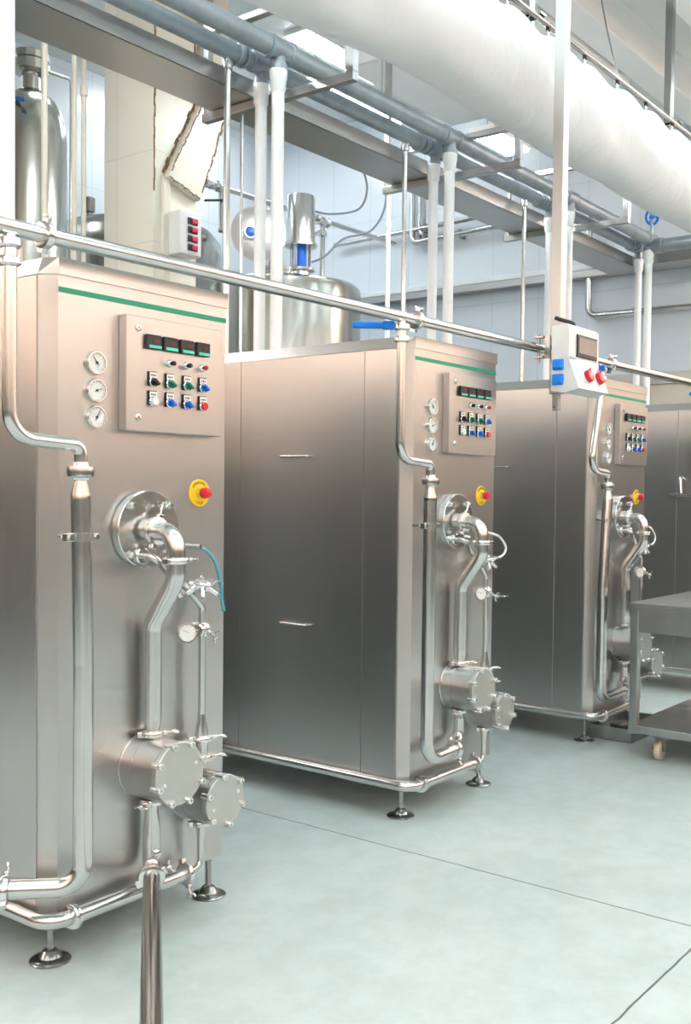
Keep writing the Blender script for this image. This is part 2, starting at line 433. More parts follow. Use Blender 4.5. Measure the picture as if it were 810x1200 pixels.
for x, cN in ((.316, 'black_plastic'), (.3845, 'green_plastic'), (.4565, 'green_plastic'), (.5255, 'blue_plastic')): station(x, 1.766, 'knob', cN)
station(.316, 1.7065, 'push', 'white_plastic')['label'] = 'white push button'
for x in (.3845, .4565): station(x, 1.7065, 'knob', 'blue_plastic')
station(.5255, 1.7065, 'push', 'red_plastic')['label'] = 'red push button'
# emergency stop
es = obj('emergency_stop', B('yellow_plastic').lathe((0, 0, 0), (0, -1, 0), [(0, .0455), (.002, .0455), (.003, .0445)], 40), parent=mach, loc=(.550, 0, 1.3915))
es['label'] = 'round yellow emergency stop plate'
def letter(ch, size):
    cu = bpy.data.curves.new('t', 'FONT'); cu.body = ch; cu.size = size; cu.align_x = 'CENTER'; cu.align_y = 'CENTER'; cu.extrude = .0004
    o = bpy.data.objects.new('t', cu); C.objects.link(o); dg = bpy.context.evaluated_depsgraph_get(); dg.update()
    me = bpy.data.meshes.new_from_object(o.evaluated_get(dg)); vs = [v.co.copy() for v in me.vertices]; fs = [list(p.vertices) for p in me.polygons]
    bpy.data.objects.remove(o); bpy.data.curves.remove(cu); bpy.data.meshes.remove(me); return vs, fs
tx = B('ink_brown')
for word, mid, step, flip in (('EMERGENCY', 90, -13.5, False), ('STOP', 270, 14, True)):
    for i, ch in enumerate(word):
        th = math.radians(mid+(i-(len(word)-1)/2)*step); vs, fs = letter(ch, .0125)
        rot = th-PI/2 if not flip else th+PI/2; R = .0345
        tx.add([(R*math.cos(th)+p.x*math.cos(rot)-p.y*math.sin(rot), -.0035-p.z, R*math.sin(th)+p.x*math.sin(rot)+p.y*math.cos(rot)) for p in vs], fs)
obj('lettering', tx, parent=es)
obj('stop_button', B('bright_steel').lathe((0, -.002, 0), (0, -1, 0), [(0, .017), (.016, .016), (.018, .013)], 24)
    .mat('red_plastic').lathe((0, -.018, 0), (0, -1, 0), [(0, .012), (.004, .0185), (.018, .0185), (.025, .016), (.028, .008)], 24), parent=es)['label'] = 'red mushroom stop button'
# round flange and product loop
LX = .315
fl = obj('flange', B('pipe_steel').lathe((0, 0, 0), (0, -1, 0), [(0, .118), (.010, .118), (.010, .122), (.026, .122), (.029, .119)], 48)
         .lathe((0, -.028, 0), (0, -1, 0), [(0, .034), (.016, .034)], 24), parent=mach, loc=(LX, 0, 1.276))
for ax, az in ((-.074, .076), (.074, .076), (-.074, -.076), (.074, -.076)):
    obj('bolt', B('bright_steel').lathe((ax, -.028, az), (0, -1, 0), [(0, .0145), (.004, .0145), (.004, .011), (.014, .011), (.016, .009), (.016, .006), (.022, .006)], 6), parent=fl)
loop = B('pipe_steel').tube([(LX, -.03, 1.272), (LX, -.150, 1.272), (LX, -.150, 1.125), (LX, -.045, .985), (LX, -.045, .70)], .0295, 20, .075, 10)
loop.lathe((LX, -.045, .70), (0, 0, -1), [(0, .0295), (.015, .0295), (.055, .022), (.075, .022)], 20)
obj('product_pipe', loop, parent=mach)
for p, ax, r, w in (((LX, -.062, 1.272), (0, 1, 0), .031, (.3, 0, 1)), ((LX, -.150, 1.185), (0, 0, 1), .027, (1, .2, 0)), ((LX, -.045, .640), (0, 0, 1), .022, (.9, -.4, 0))):
    obj('pipe_clamp', B('bright_steel').clamp(p, ax, r, w), parent=mach)
small = B('pipe_steel').lathe((.283, 0, 1.196), (0, -1, 0), [(.028, .027), (.036, .027), (.04, .022)], 20)
small.tube([(.283, -.03, 1.196), (.283, -.085, 1.196), (.36, -.075, 1.135), (.445, -.055, 1.09), (.515, -.055, 1.02), (.515, -.055, .665)], .0115, 14, .035, 8)
small.lathe((.515, -.055, .67), (0, 0, -1), [(0, .0115), (.01, .0125), (.065, .0215), (.085, .0215), (.125, .0215), (.165, .0215)], 18)
obj('transfer_pipe', small, parent=mach)
for z in (.590, .528): obj('pipe_clamp', B('bright_steel').clamp((.515, -.055, z), (0, 0, 1), .0215, (.9, -.3, 0)), parent=mach)
vb = B('bright_steel').clamp((.452, -.056, 1.085), (.7, 0, -.7), .014, (-.2, -.3, .8), .02, .035)
vb.lathe((.452, -.056, 1.100), (.9, -.35, -.15), [(0, .012), (.02, .012), (.02, .019), (.032, .019), (.032, .014), (.055, .014), (.055, .02), (.068, .02), (.07, .016)], 16)
vb.cyl((.495, -.075, 1.092), (.478, -.095, 1.055), .009, seg=12, bev=.002)
vb.cyl((.505, -.078, 1.09), (.545, -.09, 1.062), .010, .008, 12)
vb.cyl((.52, -.08, 1.09), (.53, -.105, 1.11), .006, seg=10)
vb.rod((.515, -.085, 1.115), (.545, -.12, 1.105), .008, .005, bev=.001)
obj('sampling_valve', vb, parent=mach)
gg = B('dark_steel').cyl((.515, -.055, .948), (.462, -.070, .945), .0075, seg=12).mat('bright_steel').cyl((.503, -.058, .948), (.485, -.064, .947), .022, seg=16, bev=.003)
gg.clamp((.515, -.055, .948), (1, .2, 0), .014, (.3, -.9, -.35), .018, .04)
ax = V((-.45, -.88, .12)).normalized(); gp = V((.432, -.068, .945))
gg.lathe(gp, ax, [(0, .022), (.003, .032), (.020, .032), (.023, .030), (.023, .027), (.018, .026)], 26).mat('dial_white').lathe(gp+ax*.0185, ax, [(0, .0265), (.001, .0265)], 26)
gt = ax.cross(V((0, 0, 1))).normalized(); gu = gt.cross(ax)
gg.mat('ink').rod(gp+ax*.021-gt*.006, gp+ax*.021+gt*.014+gu*.010, .0022, .001)
for q in range(9):
    t = math.radians(-30+30*q); dd = gt*math.cos(t)+gu*math.sin(t); gg.rod(gp+ax*.0200+dd*.021, gp+ax*.0200+dd*.0245, .0014, .0006)
obj('dial_thermometer', gg, parent=mach)['label'] = 'small round dial gauge on the thin pipe'
# pumps
def pump(cx, cz, r, L, nb, rb, ph, nm):
    p = obj('pump', B('brushed_steel').lathe((0, 0, 0), (0, -1, 0), [(0, r+.002), (.006, r+.003), (.008, r), (L*.32, r), (L*.32, r-.0015), (L*.33, r-.0015), (L*.33, r), (L-.022, r), (L-.0215, r-.002), (L-.0205, r-.002), (L-.020, r)], 48)
            .mat('plate_steel').lathe((0, -(L-.0202), 0), (0, -1, 0), [(0, r), (.018, r), (.0202, r-.002)], 48), parent=mach, loc=(cx, 0, cz))
    for i in range(nb):
        t = math.radians(ph+360*i/nb); x = rb*math.cos(t); z = rb*math.sin(t)
        obj('bolt', B('bright_steel').lathe((x, -L, z), (0, -1, 0), [(-.024, .0115), (.012, .0115), (.0145, .010), (.0145, .0055), (.008, .005)], 12), parent=p)
    for t in (0.35, 3.5):
        obj('dowel', B('bright_steel').lathe((rb*.72*math.cos(t), -L, rb*.72*math.sin(t)), (0, -1, 0), [(0, .0065), (.002, .006)], 12), parent=p)
    p['label'] = nm
    return p
pump(LX, .535, .097, .175, 8, .0935, 20, 'larger upper pump drum with a bolted front plate')
pump(.515, .405, .084, .168, 6, .081, 40, 'smaller lower pump drum with a bolted front plate')
obj('pipe_clamp', B('bright_steel').clamp((LX, -.045, .427), (0, 0, 1), .022, (-.9, -.4, 0)), parent=mach)
obj('pipe_clamp', B('bright_steel').clamp((.515, -.055, .312), (0, 0, 1), .018, (.9, -.4, 0)), parent=mach)
dr = B('pipe_steel').lathe((.515, -.055, .325), (0, 0, -1), [(0, .017), (.02, .017), (.075, .0115), (.1, .0115)], 16)
dr.tube([(.515, -.055, .235), (.515, -.055, .168), (.455, -.052, .160)], .0115, 14, .03, 8)
obj('drain_pipe', dr, parent=mach)
cl = B('bright_steel').clamp((.452, -.051, .159), (1, 0, 0), .0225, (.1, -.35, -.9), .022, .045)
obj('pipe_clamp', cl, parent=mach)
obj('bumper_rail', B('pipe_steel').tube([(.445, -.05, .158), (-.066, -.05, .158), (-.066, DEP-.03, .158)], .0225, 18, .065, 10), parent=mach)
obj('pipe_clamp', B('bright_steel').lathe((.004, -.05, .158), (1, 0, 0), [(0, .026), (.003, .036), (.009, .037), (.012, .030), (.015, .037), (.021, .036), (.024, .026)], 26), parent=mach)
# feet
for fxx, fyy in ((.0153, .055), (.6556, .055), (.0153, DEP-.06), (.6556, DEP-.06)):
    f = obj('foot', B('dark_steel').lathe((0, 0, ZB+.004), (0, 0, -1), [(0, .011), (.128, .011)], 16), parent=mach, loc=(fxx, fyy, 0))
    obj('foot_plate', B('dark_steel').lathe((0, 0, 0), (0, 0, 1), [(0, .060), (.004, .061), (.008, .057), (.014, .034), (.032, .022), (.036, .015), (.036, .011)], 32), parent=f)
machines = [mach]
for i in range(1, 4):
    c = copy_tree(mach); c.location = (MX[i], Y0, 0); c['label'] = mlabels[i]; machines.append(c)
# pieces that differ from machine to machine
out = B('pipe_steel').lathe((LX, -.045, .44), (0, 0, -1), [(0, .021), (.03, .021), (.10, .0275), (.16, .0275)], 20)
out.tube([(LX, -.045, .285), (LX, -.045, .212), (LX-.05, -.105, .212)], .0265, 20, .045, 8)
obj('pump_outlet', out, parent=mach)
obj('drain_knob', B('bright_steel').lathe((LX-.002, -.068, .268), (-.45, -.9, 0), [(0, .012), (.006, .016), (.014, .014), (.018, .006)], 16), parent=mach)
obj('pipe_clamp', B('bright_steel').clamp((LX-.045, -.099, .212), (-.64, -.77, 0), .026, (.8, -.6, .5), .024, .035), parent=mach)
p0 = V((LX-.050, -.105, .212)); dv = V((-.653, -.757, .0)).normalized()
obj('discharge_pipe', B('dark_steel').tube([p0, p0+dv*2.6], .0265, 20), parent=mach)['label'] = 'dark steel pipe running forward out of the lower pump towards the viewer'
bh = B('bright_steel').lathe((.490, 0, 1.217), (.2, -1, 0), [(0, .009), (.035, .009), (.05, .011), (.062, .009)], 12)
bh.mat('blue_hose').curve([(.497, -.05, 1.216), (.525, -.06, 1.205), (.558, -.07, 1.165), (.572, -.08, 1.10), (.575, -.085, 1.04), (.578, -.09, 1.005)], .006)
bh.curve([(.535, -.088, 1.07), (.556, -.092, 1.062), (.570, -.09, 1.035), (.577, -.09, 1.008)], .0045)
obj('drain_hose', bh, parent=mach)['label'] = 'short translucent light blue hose'
for i in (1, 2, 3):
    m_ = machines[i]
    obj('pump_outlet', B('pipe_steel').lathe((LX, -.045, .44), (0, 0, -1), [(0, .021), (.03, .021), (.05, .024)], 20)
        .tube([(LX, -.045, .395), (LX, -.045, .285), (.195, -.098, .278)], .0245, 20, .06, 8), parent=m_)
    obj('pipe_clamp', B('bright_steel').clamp((.205, -.094, .278), (1, 0, 0), .029, (.2, -.5, -.8), .024, .035), parent=m_)
    obj('drain_hose', B('hose_white').curve([(.37, -.135, 1.228), (.43, -.11, 1.226), (.54, -.10, 1.208), (.60, -.095, 1.178), (.622, -.095, 1.148), (.60, -.095, 1.118), (.53, -.095, 1.103), (.47, -.085, 1.098)], .0055), parent=m_)['label'] = 'looped white hose'

# ------------------------------------------------------------------ header pipe and drop pipes
HY = Y0-.10
def HZ(x): return 2.086+(x-1.6)*.0085
t = thing('header_pipe', 'long shiny steel pipe running level across the tops of all the freezer cabinets', 'pipe', (0, HY, 0))
obj('pipe', B('pipe_steel').tube([(.4, 0, HZ(.4)), (9.6, 0, HZ(9.6))], .0225, 20), parent=t)
for x in (MX[0]-.225+.11, MX[1]-.236+.10, MX[2]-.18+.11, MX[3]-.2+.11):
    obj('pipe_clamp', B('bright_steel').clamp((x, 0, HZ(x)), (1, 0, .0085), .0235, (0, -.3, 1), .028, .02), parent=t)
obj('weld_collar', B('pipe_steel').lathe((2.035, 0, HZ(2.035)), (1, 0, .0085), [(0, .0232), (.004, .0236), (.008, .0232)], 20), parent=t)
dl = ['steel supply pipe dropping down the left front corner of the nearest freezer cabinet',
      'steel supply pipe with a blue lever, dropping in front of the middle freezer cabinet',
      'slanting steel supply pipe beside the socket box, feeding the third freezer cabinet',
      'steel supply pipe with a blue lever at the right edge of the photo']
# local to each machine: top x, bottom x, lower pipe x
for i, (xt, xb, xl, zk) in enumerate(((-.224, -.224, .004, 1.535), (-.236, -.236, -.018, 1.535), (-.185, -.300, -.075, 1.535), (-.20, -.20, -.02, 1.535))):
    t = thing('supply_pipe', dl[i], 'pipe', (MX[i], HY, 0), 'supply pipes dropping from the steel header pipe')
    zt = HZ(MX[i]+xt)
    obj('union', B('bright_steel').lathe((xt, 0, zt-.018), (0, 0, -1), [(0, .017), (.012, .017), (.012, .030), (.018, .032), (.030, .032), (.036, .026), (.036, .020), (.060, .020), (.060, .028), (.066, .031), (.078, .031), (.084, .024)], 24), parent=t)
    xm = xt+(xb-xt)*.1
    obj('upper_pipe', B('pipe_steel').tube([(xt, 0, zt-.06), (xt, 0, zt-.15), (xb, 0, zk), (xl, 0, zk-.012), (xl, 0, 1.465)], .0195, 18, .075, 10), parent=t)
    obj('union_nut', B('bright_steel').lathe((xl, 0, 1.475), (0, 0, -1), [(0, .022), (.010, .024), (.012, .037), (.026, .039), (.040, .037), (.044, .026), (.05, .023)], 28), parent=t)
    low = B('pipe_steel').lathe((xl, 0, 1.43), (0, 0, -1), [(0, .0195), (.01, .0195), (.045, .0285), (.06, .0285)], 20)
    xz = xl+.010 if i == 0 else (xl-.04 if i == 2 else xl)
    if i == 0: low.tube([(xl, 0, 1.38), (xz, 0, .90), (xz, 0, .258), (xz-.150, .140, .262)], .0285, 20, .07, 10)
    else: low.tube([(xl, 0, 1.38), (xz, 0, .90), (xz, 0, .272), (.207, .002, .278)], .0285, 20, .075, 10)
    obj('lower_pipe', low, parent=t)
    bx = xl+.003
    br = B('pipe_steel').lathe((bx, 0, 1.252), (0, 0, 1), [(0, .029), (.001, .034), (.023, .034), (.024, .029)], 24)
    br.rod((bx-.033, 0, 1.252+.012), (bx-.058, 0, 1.264), .022, .024, (0, 0, 1), .002).rod((bx+.033, 0, 1.264), (bx+.052, 0, 1.264), .022, .02, (0, 0, 1), .002)
    br.mat('dark_steel').cyl((max(bx-.047, .004), .0, 1.264), (max(bx-.047, .004), .108, 1.264), .006, seg=10)
    br.mat('bright_steel').cyl((bx-.047, -.018, 1.264), (bx-.047, .02, 1.264), .008, seg=8).cyl((bx+.044, -.016, 1.264), (bx+.044, .018, 1.264), .007, seg=8)
    obj('pipe_bracket', br, parent=t)
    if i == 0:
        e = V((xz-.150, .140, .262)); dd = V((-.73, .68, .02)).normalized()
        obj('pipe_clamp', B('bright_steel').clamp(e+dd*.008, dd, .029, (.5, .5, .6), .026, .035), parent=t)
        obj('connecting_pipe', B('pipe_steel').tube([e, e+dd*.45], .0265, 20), parent=t)
    if i in (1, 2, 3):
        hd = B('bright_blue') if i != 2 else B('blue_plastic')
        dv = V((-.62, .78, .0)).normalized() if i != 2 else V((.1, .99, 0)).normalized()
        s0 = V((xt, 0, zt-.035))+dv*.028; n_ = V((dv.y, -dv.x, 0))
        hd.rod(s0, s0+dv*.05, .036, .034, (0, 0, 1), .008).rod(s0+dv*.04, s0+dv*.17, .028, .026, (0, 0, 1), .008)
        obj('lever_handle', hd, parent=t)['label'] = 'blue lever handle'

# ------------------------------------------------------------------ hanging post with socket box
t = thing('hanging_post', 'tall square steel post hanging from the ceiling in front of the white duct', 'post', (4.585, 2.382, 0))
po = B('tray_steel').box((-.028, -.028, 1.89), (.028, .028, ZC), .003)
obj('tube_post', po, parent=t)
obj('end_pin', B('tray_steel').box((-.016, -.016, 1.81), (.016, .016, 1.89), .002).mat('bright_steel').lathe((-.018, 0, 1.825), (-1, 0, 0), [(0, .007), (.006, .006)], 10), parent=t)
obj('ceiling_plate', B('tray_steel').box((-.08, -.08, ZC-.012), (.08, .08, ZC), .002), parent=t)
x = -.075; hb = HZ(4.585+x)
obj('pipe_bracket', B('dark_steel').rod((x, .03, hb+.048), (x, .08, hb+.048), .03, .012, bev=.002).rod((x, .03, hb-.048), (x, .08, hb-.048), .03, .012, bev=.002).rod((x-.002, .012, hb-.055), (x-.002, .012, hb+.055), .03, .012, bev=.002)
    .rod((x, .012, hb), (0, .012, hb), .03, .012).cyl((x, .06, hb-.075), (x, .06, hb+.07), .006, seg=10), parent=t)
# socket box hung on the post front
bxl, bxr, by0, by1 = 4.470, 4.790, 2.235, 2.352
t = thing('socket_box', 'grey plastic power distribution box with blue and red sockets hanging on the steel post', 'socket box', (4.585, 2.352, 1.89))
ox, oy, oz = 4.585, 2.352, 1.89
def L(x, y, z): return (x-ox, y-oy, z-oz)
hb_ = MB().mat('box_grey')
prof = [(by1, 1.895), (2.285, 1.882), (2.205, 1.900), (2.262, 2.045), (2.262, 2.195), (2.275, 2.207), (by1, 2.200)]
hb_.prism_x([(y-oy, z-oz) for y, z in prof], bxl-ox, bxr-ox)
obj('housing', hb_, parent=t)
wn = B('black_plastic').box(L(4.545, 2.254, 2.058), L(4.760, 2.262, 2.165), .003)
wn.mat('smoked_window').box(L(4.556, 2.250, 2.075), L(4.750, 2.255, 2.152), .002)
obj('breaker_window', wn, parent=t)
obj('cover_hinge', B('trim_paint').box(L(4.475, 2.250, 2.043), L(4.53, 2.263, 2.053), .002), parent=t)
for z in (2.015, 1.945):
    s_ = B('bright_blue').box(L(bxl-.014, 2.285, z-.026), L(bxl, 2.343, z+.026), .006)
    s_.box(L(bxl-.022, 2.292, z-.018), L(bxl-.012, 2.336, z+.020), .006)
    obj('blue_socket', s_, parent=t)['label'] = 'blue hinged socket cover on the left side'
nrm = V((0, -.93, .366)).normalized()
for x in (4.595, 4.715):
    c0 = V(L(x, 2.232, 1.962))
    s_ = B('white_plastic').lathe(c0-nrm*.01, nrm, [(0, .036), (.016, .034), (.018, .03)], 24)
    s_.mat('red_plastic').lathe(c0+nrm*.006, nrm, [(0, .030), (.014, .031), (.024, .028), (.026, .022)], 24)
    s_.rod(c0+nrm*.020+V((0, 0, .02)), c0+nrm*.022+V((0, 0, .036)), .014, .006, nrm, .002)
    obj('red_socket', s_, parent=t)['label'] = 'round red socket cover on the sloping front'
obj('blue_latch', B('blue_plastic').box(L(bxr-.02, 2.22, 2.012), L(bxr+.006, 2.250, 2.040), .004), parent=t)
for x, z in ((4.482, 2.190), (4.482, 1.902), (4.778, 1.912)):
    obj('cover_screw', B('bright_steel').lathe(L(x, 2.264 if z > 2 else 2.218, z), (0, -1, 0), [(0, .005), (.003, .004)], 10), parent=t)
obj('cable_gland', B('black_rubber').curve([L(4.64, 2.33, 2.20), L(4.63, 2.32, 2.225), L(4.59, 2.32, 2.232), L(4.545, 2.335, 2.236), L(4.535, 2.37, 2.25)], .010, 10, 6), parent=t)

# ------------------------------------------------------------------ overhead galvanised pipes and white drops
AY, AZ, BY, BZ, GR = 4.25, 3.855, 4.08, 3.89, .056
AX = [2.72, 4.46, 6.24, 8.0, 9.88]; BX = [2.69, 4.42, 6.19, 8.02, 9.72]
def gal(name, label, y, z, xs, r, xe):
    t = thing(name, label, 'pipe', (0, y, z))
    obj('pipe', B('galvanised').tube([(-1.0, 0, 0), (xe, 0, 0)], r, 20), parent=t)
    for x in xs:
        te = B('galvanised').lathe((x-.10, 0, 0), (1, 0, 0), [(0, r), (.002, r+.010), (.03, r+.011), (.034, r+.006), (.166, r+.006), (.17, r+.011), (.198, r+.010), (.2, r)], 24)
        te.lathe((x, 0, 0), (0, 0, -1), [(.03, r*.8), (.085, r*.8), (.087, r*.8+.009), (.112, r*.8+.009), (.115, r*.6)], 20)
        obj('tee_fitting', te, parent=t)
    return t
ga = gal('galvanised_pipe', 'grey galvanised pipe along the wide steel cable tray, the rear of the overhead pair', AY, AZ, AX, .050, 9.95)
gb = gal('galvanised_pipe', 'grey galvanised pipe nearer the white duct, the front of the overhead pair', BY, BZ, BX, GR, 9.80)
for x in AX[1:]:
    v = B('galvanised').lathe((x-.215, 0, 0), (1, 0, 0), [(0, .055), (.01, .066), (.03, .066), (.035, .05), (.05, .05), (.055, .064), (.075, .064), (.08, .05)], 20)
    obj('valve_body', v, parent=ga)
t = thing('galvanised_pipe', 'grey galvanised pipe end running crosswise towards the right edge of the photo', 'pipe', (9.74, 0, 3.82))
obj('pipe', B('galvanised').tube([(0, BY-.02, 0), (0, 1.5, 0)], .062, 20), parent=t)
obj('elbow', B('galvanised').lathe((0, BY-.14, 0), (0, 1, 0), [(0, .062), (.003, .074), (.10, .074), (.13, .066), (.15, .05)], 20), parent=t)
# hand valve
t = thing('valve_wheel', 'blue round valve handwheel standing on the overhead pipe end', 'valve', (9.78, BY, BZ))
obj('wheel_rim', B('bright_blue').ring((0, 0, .225), (.9, -.2, .25), .068, .013, 28, 8), parent=t)
hub = B('bright_blue').cyl((-.02, 0, .22), (.02, 0, .23), .022)
for q in range(3):
    th = 2*PI*q/3+.4; uu = V((.9, -.2, .25)).normalized(); e1 = uu.orthogonal().normalized(); e2 = uu.cross(e1)
    hub.rod((0, 0, .225), V((0, 0, .225))+(e1*math.cos(th)+e2*math.sin(th))*.065, .016, .010)
obj('spokes', hub, parent=t)
obj('stem', B('galvanised').cyl((0, 0, .04), (0, 0, .21), .022, .014, 14), parent=t)
gA = 'white drop pipes under the rear galvanised pipe'; gB = 'white drop pipes under the front galvanised pipe'
A_l = [None, 'white plastic drop pipe in front of the motor tank, left one of its pair',
       'white plastic drop pipe at the centre, left one of its pair, above a blue lever',
       'white plastic drop pipe mostly hidden behind the square steel post',
       'white plastic drop pipe near the right edge, left one of its pair']
B_l = ['white plastic drop pipe at the far left edge, widest of the white pipes',
       'white plastic drop pipe in front of the motor tank, right one of its pair',
       'white plastic drop pipe at the centre, right one of its pair, above a blue lever',
       'white plastic drop pipe just right of the square steel post, above the socket box',
       'white plastic drop pipe near the right edge, below the blue handwheel']
def drop(x, y, z, r, label, group, gap=.11):
    t = thing('white_drop_pipe', label, 'pipe', (x, y, 0), group)
    obj('pipe', B('white_pvc').cyl((0, 0, 0), (0, 0, z-gap), r, seg=18), parent=t)
    obj('socket', B('white_pvc').lathe((0, 0, z-gap), (0, 0, -1), [(-.012, r+.006), (0, r+.015), (.05, r+.014), (.058, r+.010), (.11, r+.008), (.125, r)], 20), parent=t)
    return t
for i in range(1, 5): drop(AX[i], AY, AZ, .034, A_l[i], gA)
for i in range(5): drop(BX[i], BY, BZ, .036, B_l[i], gB, .115)
# steel drops beside them
for x, lb in ((4.19, 'slim shiny steel riser just right of the nearest freezer cabinet, left of the white pair'),
              (5.89, 'slim shiny steel riser above the blue lever of the middle cabinet'),
              (7.56, 'slim shiny steel riser between the middle cabinet and the square post')):
    t = thing('steel_riser', lb, 'pipe', (x, AY, 0), 'slim steel risers')
    obj('pipe', B('pipe_steel').cyl((0, 0, 0), (0, 0, AZ-.03), .0185 if x < 5 else .0165, seg=16), parent=t)
    obj('collar', B('pipe_steel').lathe((0, 0, 3.745), (0, 0, 1), [(0, .026), (.004, .031), (.05, .031), (.054, .026)], 16), parent=t)
t = tag(obj('thin_riser', B('bright_steel').cyl((0, 0, 0), (0, 0, 3.70), .010, seg=12), loc=(4.56, 4.50, 0)), 'thinnest shiny rod between the slim steel riser and the white pair', 'pipe')

# ------------------------------------------------------------------ cable tray and hangers
t = thing('cable_tray', 'wide flat stainless steel cable tray running under the galvanised pipes', 'cable tray', (0, 4.34, 3.70))
tr = B('tray_steel').box((-1.0, 0, 0), (10.22, .36, .004)); tr.box((-1.0, 0, 0), (9.93, .004, .10)); tr.box((-1.0, .356, 0), (10.22, .36, .10))
obj('tray_channel', tr, parent=t)
tr = B('tray_steel').box((9.93, -2.6, .0), (10.22, -.001, .004)); tr.box((9.93, -2.6, 0), (9.934, -.001, .10)); tr.box((10.216, -2.6, 0), (10.22, -.001, .10))
obj('tray_branch', tr, parent=t)
hl = ['steel U-shaped pipe hanger nearest the camera, above the white pair by the column',
      'steel U-shaped pipe hanger in the middle, below the glaring light',
      'steel U-shaped pipe hanger farthest away, near the square post']
for i, x in enumerate((4.52, 6.36, 8.16)):
    t = thing('pipe_hanger', hl[i], 'bracket', (x, 4.1, 3.67), 'steel hangers under the overhead pipes')
    y0, y1 = 3.60-4.1, 4.78-4.1
    obj('cross_bar', B('trolley_steel').box((-.025, y0, -.025), (.025, y1, .025), .003), parent=t)
    obj('front_upright', B('trolley_steel').box((-.025, y0, .025), (.025, y0+.05, .28), .003), parent=t)
    obj('upper_bar', B('trolley_steel').box((-.025, y0+.05, .24), (.025, y1-.05, .28), .003) if i == 1 else B('trolley_steel').box((-.025, y0+.05, .50), (.025, y1-.05, .54), .003), parent=t)
    obj('hanger_rod', B('trolley_steel').box((-.02, y1-.05, .025), (.02, y1-.01, ZC-3.67), .003), parent=t)
    if i != 1: obj('front_post', B('trolley_steel').box((-.02, y0+.01, .28), (.02, y0+.05, .54), .003), parent=t)

# ------------------------------------------------------------------ white fabric duct on its rail
RY, RZ = 2.76, 3.952
hooks = [2.55, 2.98, 3.41, 3.84, 4.27, 4.70, 5.14, 5.59, 6.04, 6.48, 6.93, 7.37, 7.82, 8.26]
t = thing('fabric_duct', 'large white fabric air duct hanging from a thin overhead rail', 'air duct', (0, RY, RZ))
dk = B('fabric_white'); xs = [2.2+.055*i for i in range(121)]; seg = 40; vs = []; fs = []
rnd = random.Random(3); ph = [(rnd.uniform(2, 12), rnd.uniform(0, 6.28), rnd.uniform(.3, 1)*(.0025), rnd.randint(1, 6)) for _ in range(16)]
for x in xs:
    dist = min(abs(x-h) for h in hooks)/.22; sag = .055*(1-(1-min(1, dist))**2)
    ztop = -.055-sag*.9; zbot = -.655-.025*math.sin(x*1.1)-.010*math.sin(x*2.7+1)-.006*math.sin(x*6)
    if x > 5.6: zbot += .03*min(2.4, x-5.6)
    if x < 4.2: zbot -= .10*((4.2-x)/2.0)
    for k in range(seg):
        th = 2*PI*k/seg; c_ = math.cos(th); s_ = math.sin(th)
        zz = (c_+1)/2; w = .235*(abs(s_)**.9)*(1-.55*max(0, zz-.5)*2*.9)
        y = math.copysign(w, s_) if abs(s_) > 1e-6 else 0
        z = zbot+(ztop-zbot)*zz
        wr = sum(A*math.sin(f*x+p+n*th) for f, p, A, n in ph)
        vs.append((x, y+wr*s_*1.2, z+wr*.6*(1-zz)))
n = len(xs)
for i in range(n-1):
    for k in range(seg): k2 = (k+1) % seg; fs.append([i*seg+k, i*seg+k2, (i+1)*seg+k2, (i+1)*seg+k])
fs.append(list(range(seg))); fs.append([(n-1)*seg+k for k in range(seg)][::-1])
dk.add(vs, fs); obj('fabric_sleeve', dk, parent=t)
for h in hooks:
    obj('duct_hook', B('black_rubber').box((h-.010, -.010, -.035), (h+.010, .010, .012), .002).mat('white_plastic').box((h-.012, -.004, -.085), (h+.012, .004, -.030), .002), parent=t)
t = thing('duct_rail', 'thin dark rail above the white fabric duct', 'rail', (0, RY, RZ))
obj('rail', B('dark_steel').cyl((1.5, 0, 0), (9.0, 0, 0), .016, seg=14), parent=t)
for x in (3.2, 4.6, 6.05): obj('hanger_chain', B('dark_steel').curve([(x, 0, .01), (x+.004, .1, .4), (x, .2, .95)], .005, 6, 8), parent=t)
for x in (2.4, 5.05, 7.05): obj('rail_bracket', B('dark_steel').box((x-.03, .05, -.05), (x+.03, .10, 4.9-RZ), .003).box((x-.03, -.02, .016), (x+.03, .10, .03)), parent=t)

# ------------------------------------------------------------------ light fittings, then added lights
def fixture(label, x0, x1, y0, y1, z, group=None, glow='lamp_glow', rod=True, zc=ZC):
    t = thing('ceiling_light', label, 'light', ((x0+x1)/2, (y0+y1)/2, z), group)
    w = (x1-x0)/2; d_ = (y1-y0)/2
    obj('housing', B('white_plastic').box((-w, -d_, 0), (w, d_, .05), .006), parent=t)
    obj('diffuser', B(glow).box((-w+.02, -d_+.02, -.022), (w-.02, d_-.02, -.001), .004), parent=t)
    if rod and z+.05 < zc-.01:
        for x in (-w*.7, w*.7): obj('suspension_rod', B('bright_steel').cyl((x, 0, .05), (x, 0, zc-z), .005, seg=8), parent=t)
    return t
fixture('long bright fluorescent fitting glaring between the two galvanised pipes', 5.62, 6.75, 4.88, 5.08, 4.31, glow='tube_glow')
fixture('square bright light glaring beneath the fabric duct', 7.28, 7.90, 4.38, 4.62, 4.32, glow='tube_glow')
fixture('small bright light end at the top left edge', 3.05, 4.12, 4.93, 5.07, 4.40, glow='tube_glow')
gl = 'added unseen ceiling lights over the open floor'  # unseen lamps added to light the hall and the steel
for x in (-2.5, 0.5, 3.5, 6.5, 9.0):
    for y in (-2.6, -.6, 1.56):
        fixture('added unseen light between the ceiling beams over the open floor', x-.75, x+.75, y-.16, y+.16, ZC-.05-.0, gl, rod=False)
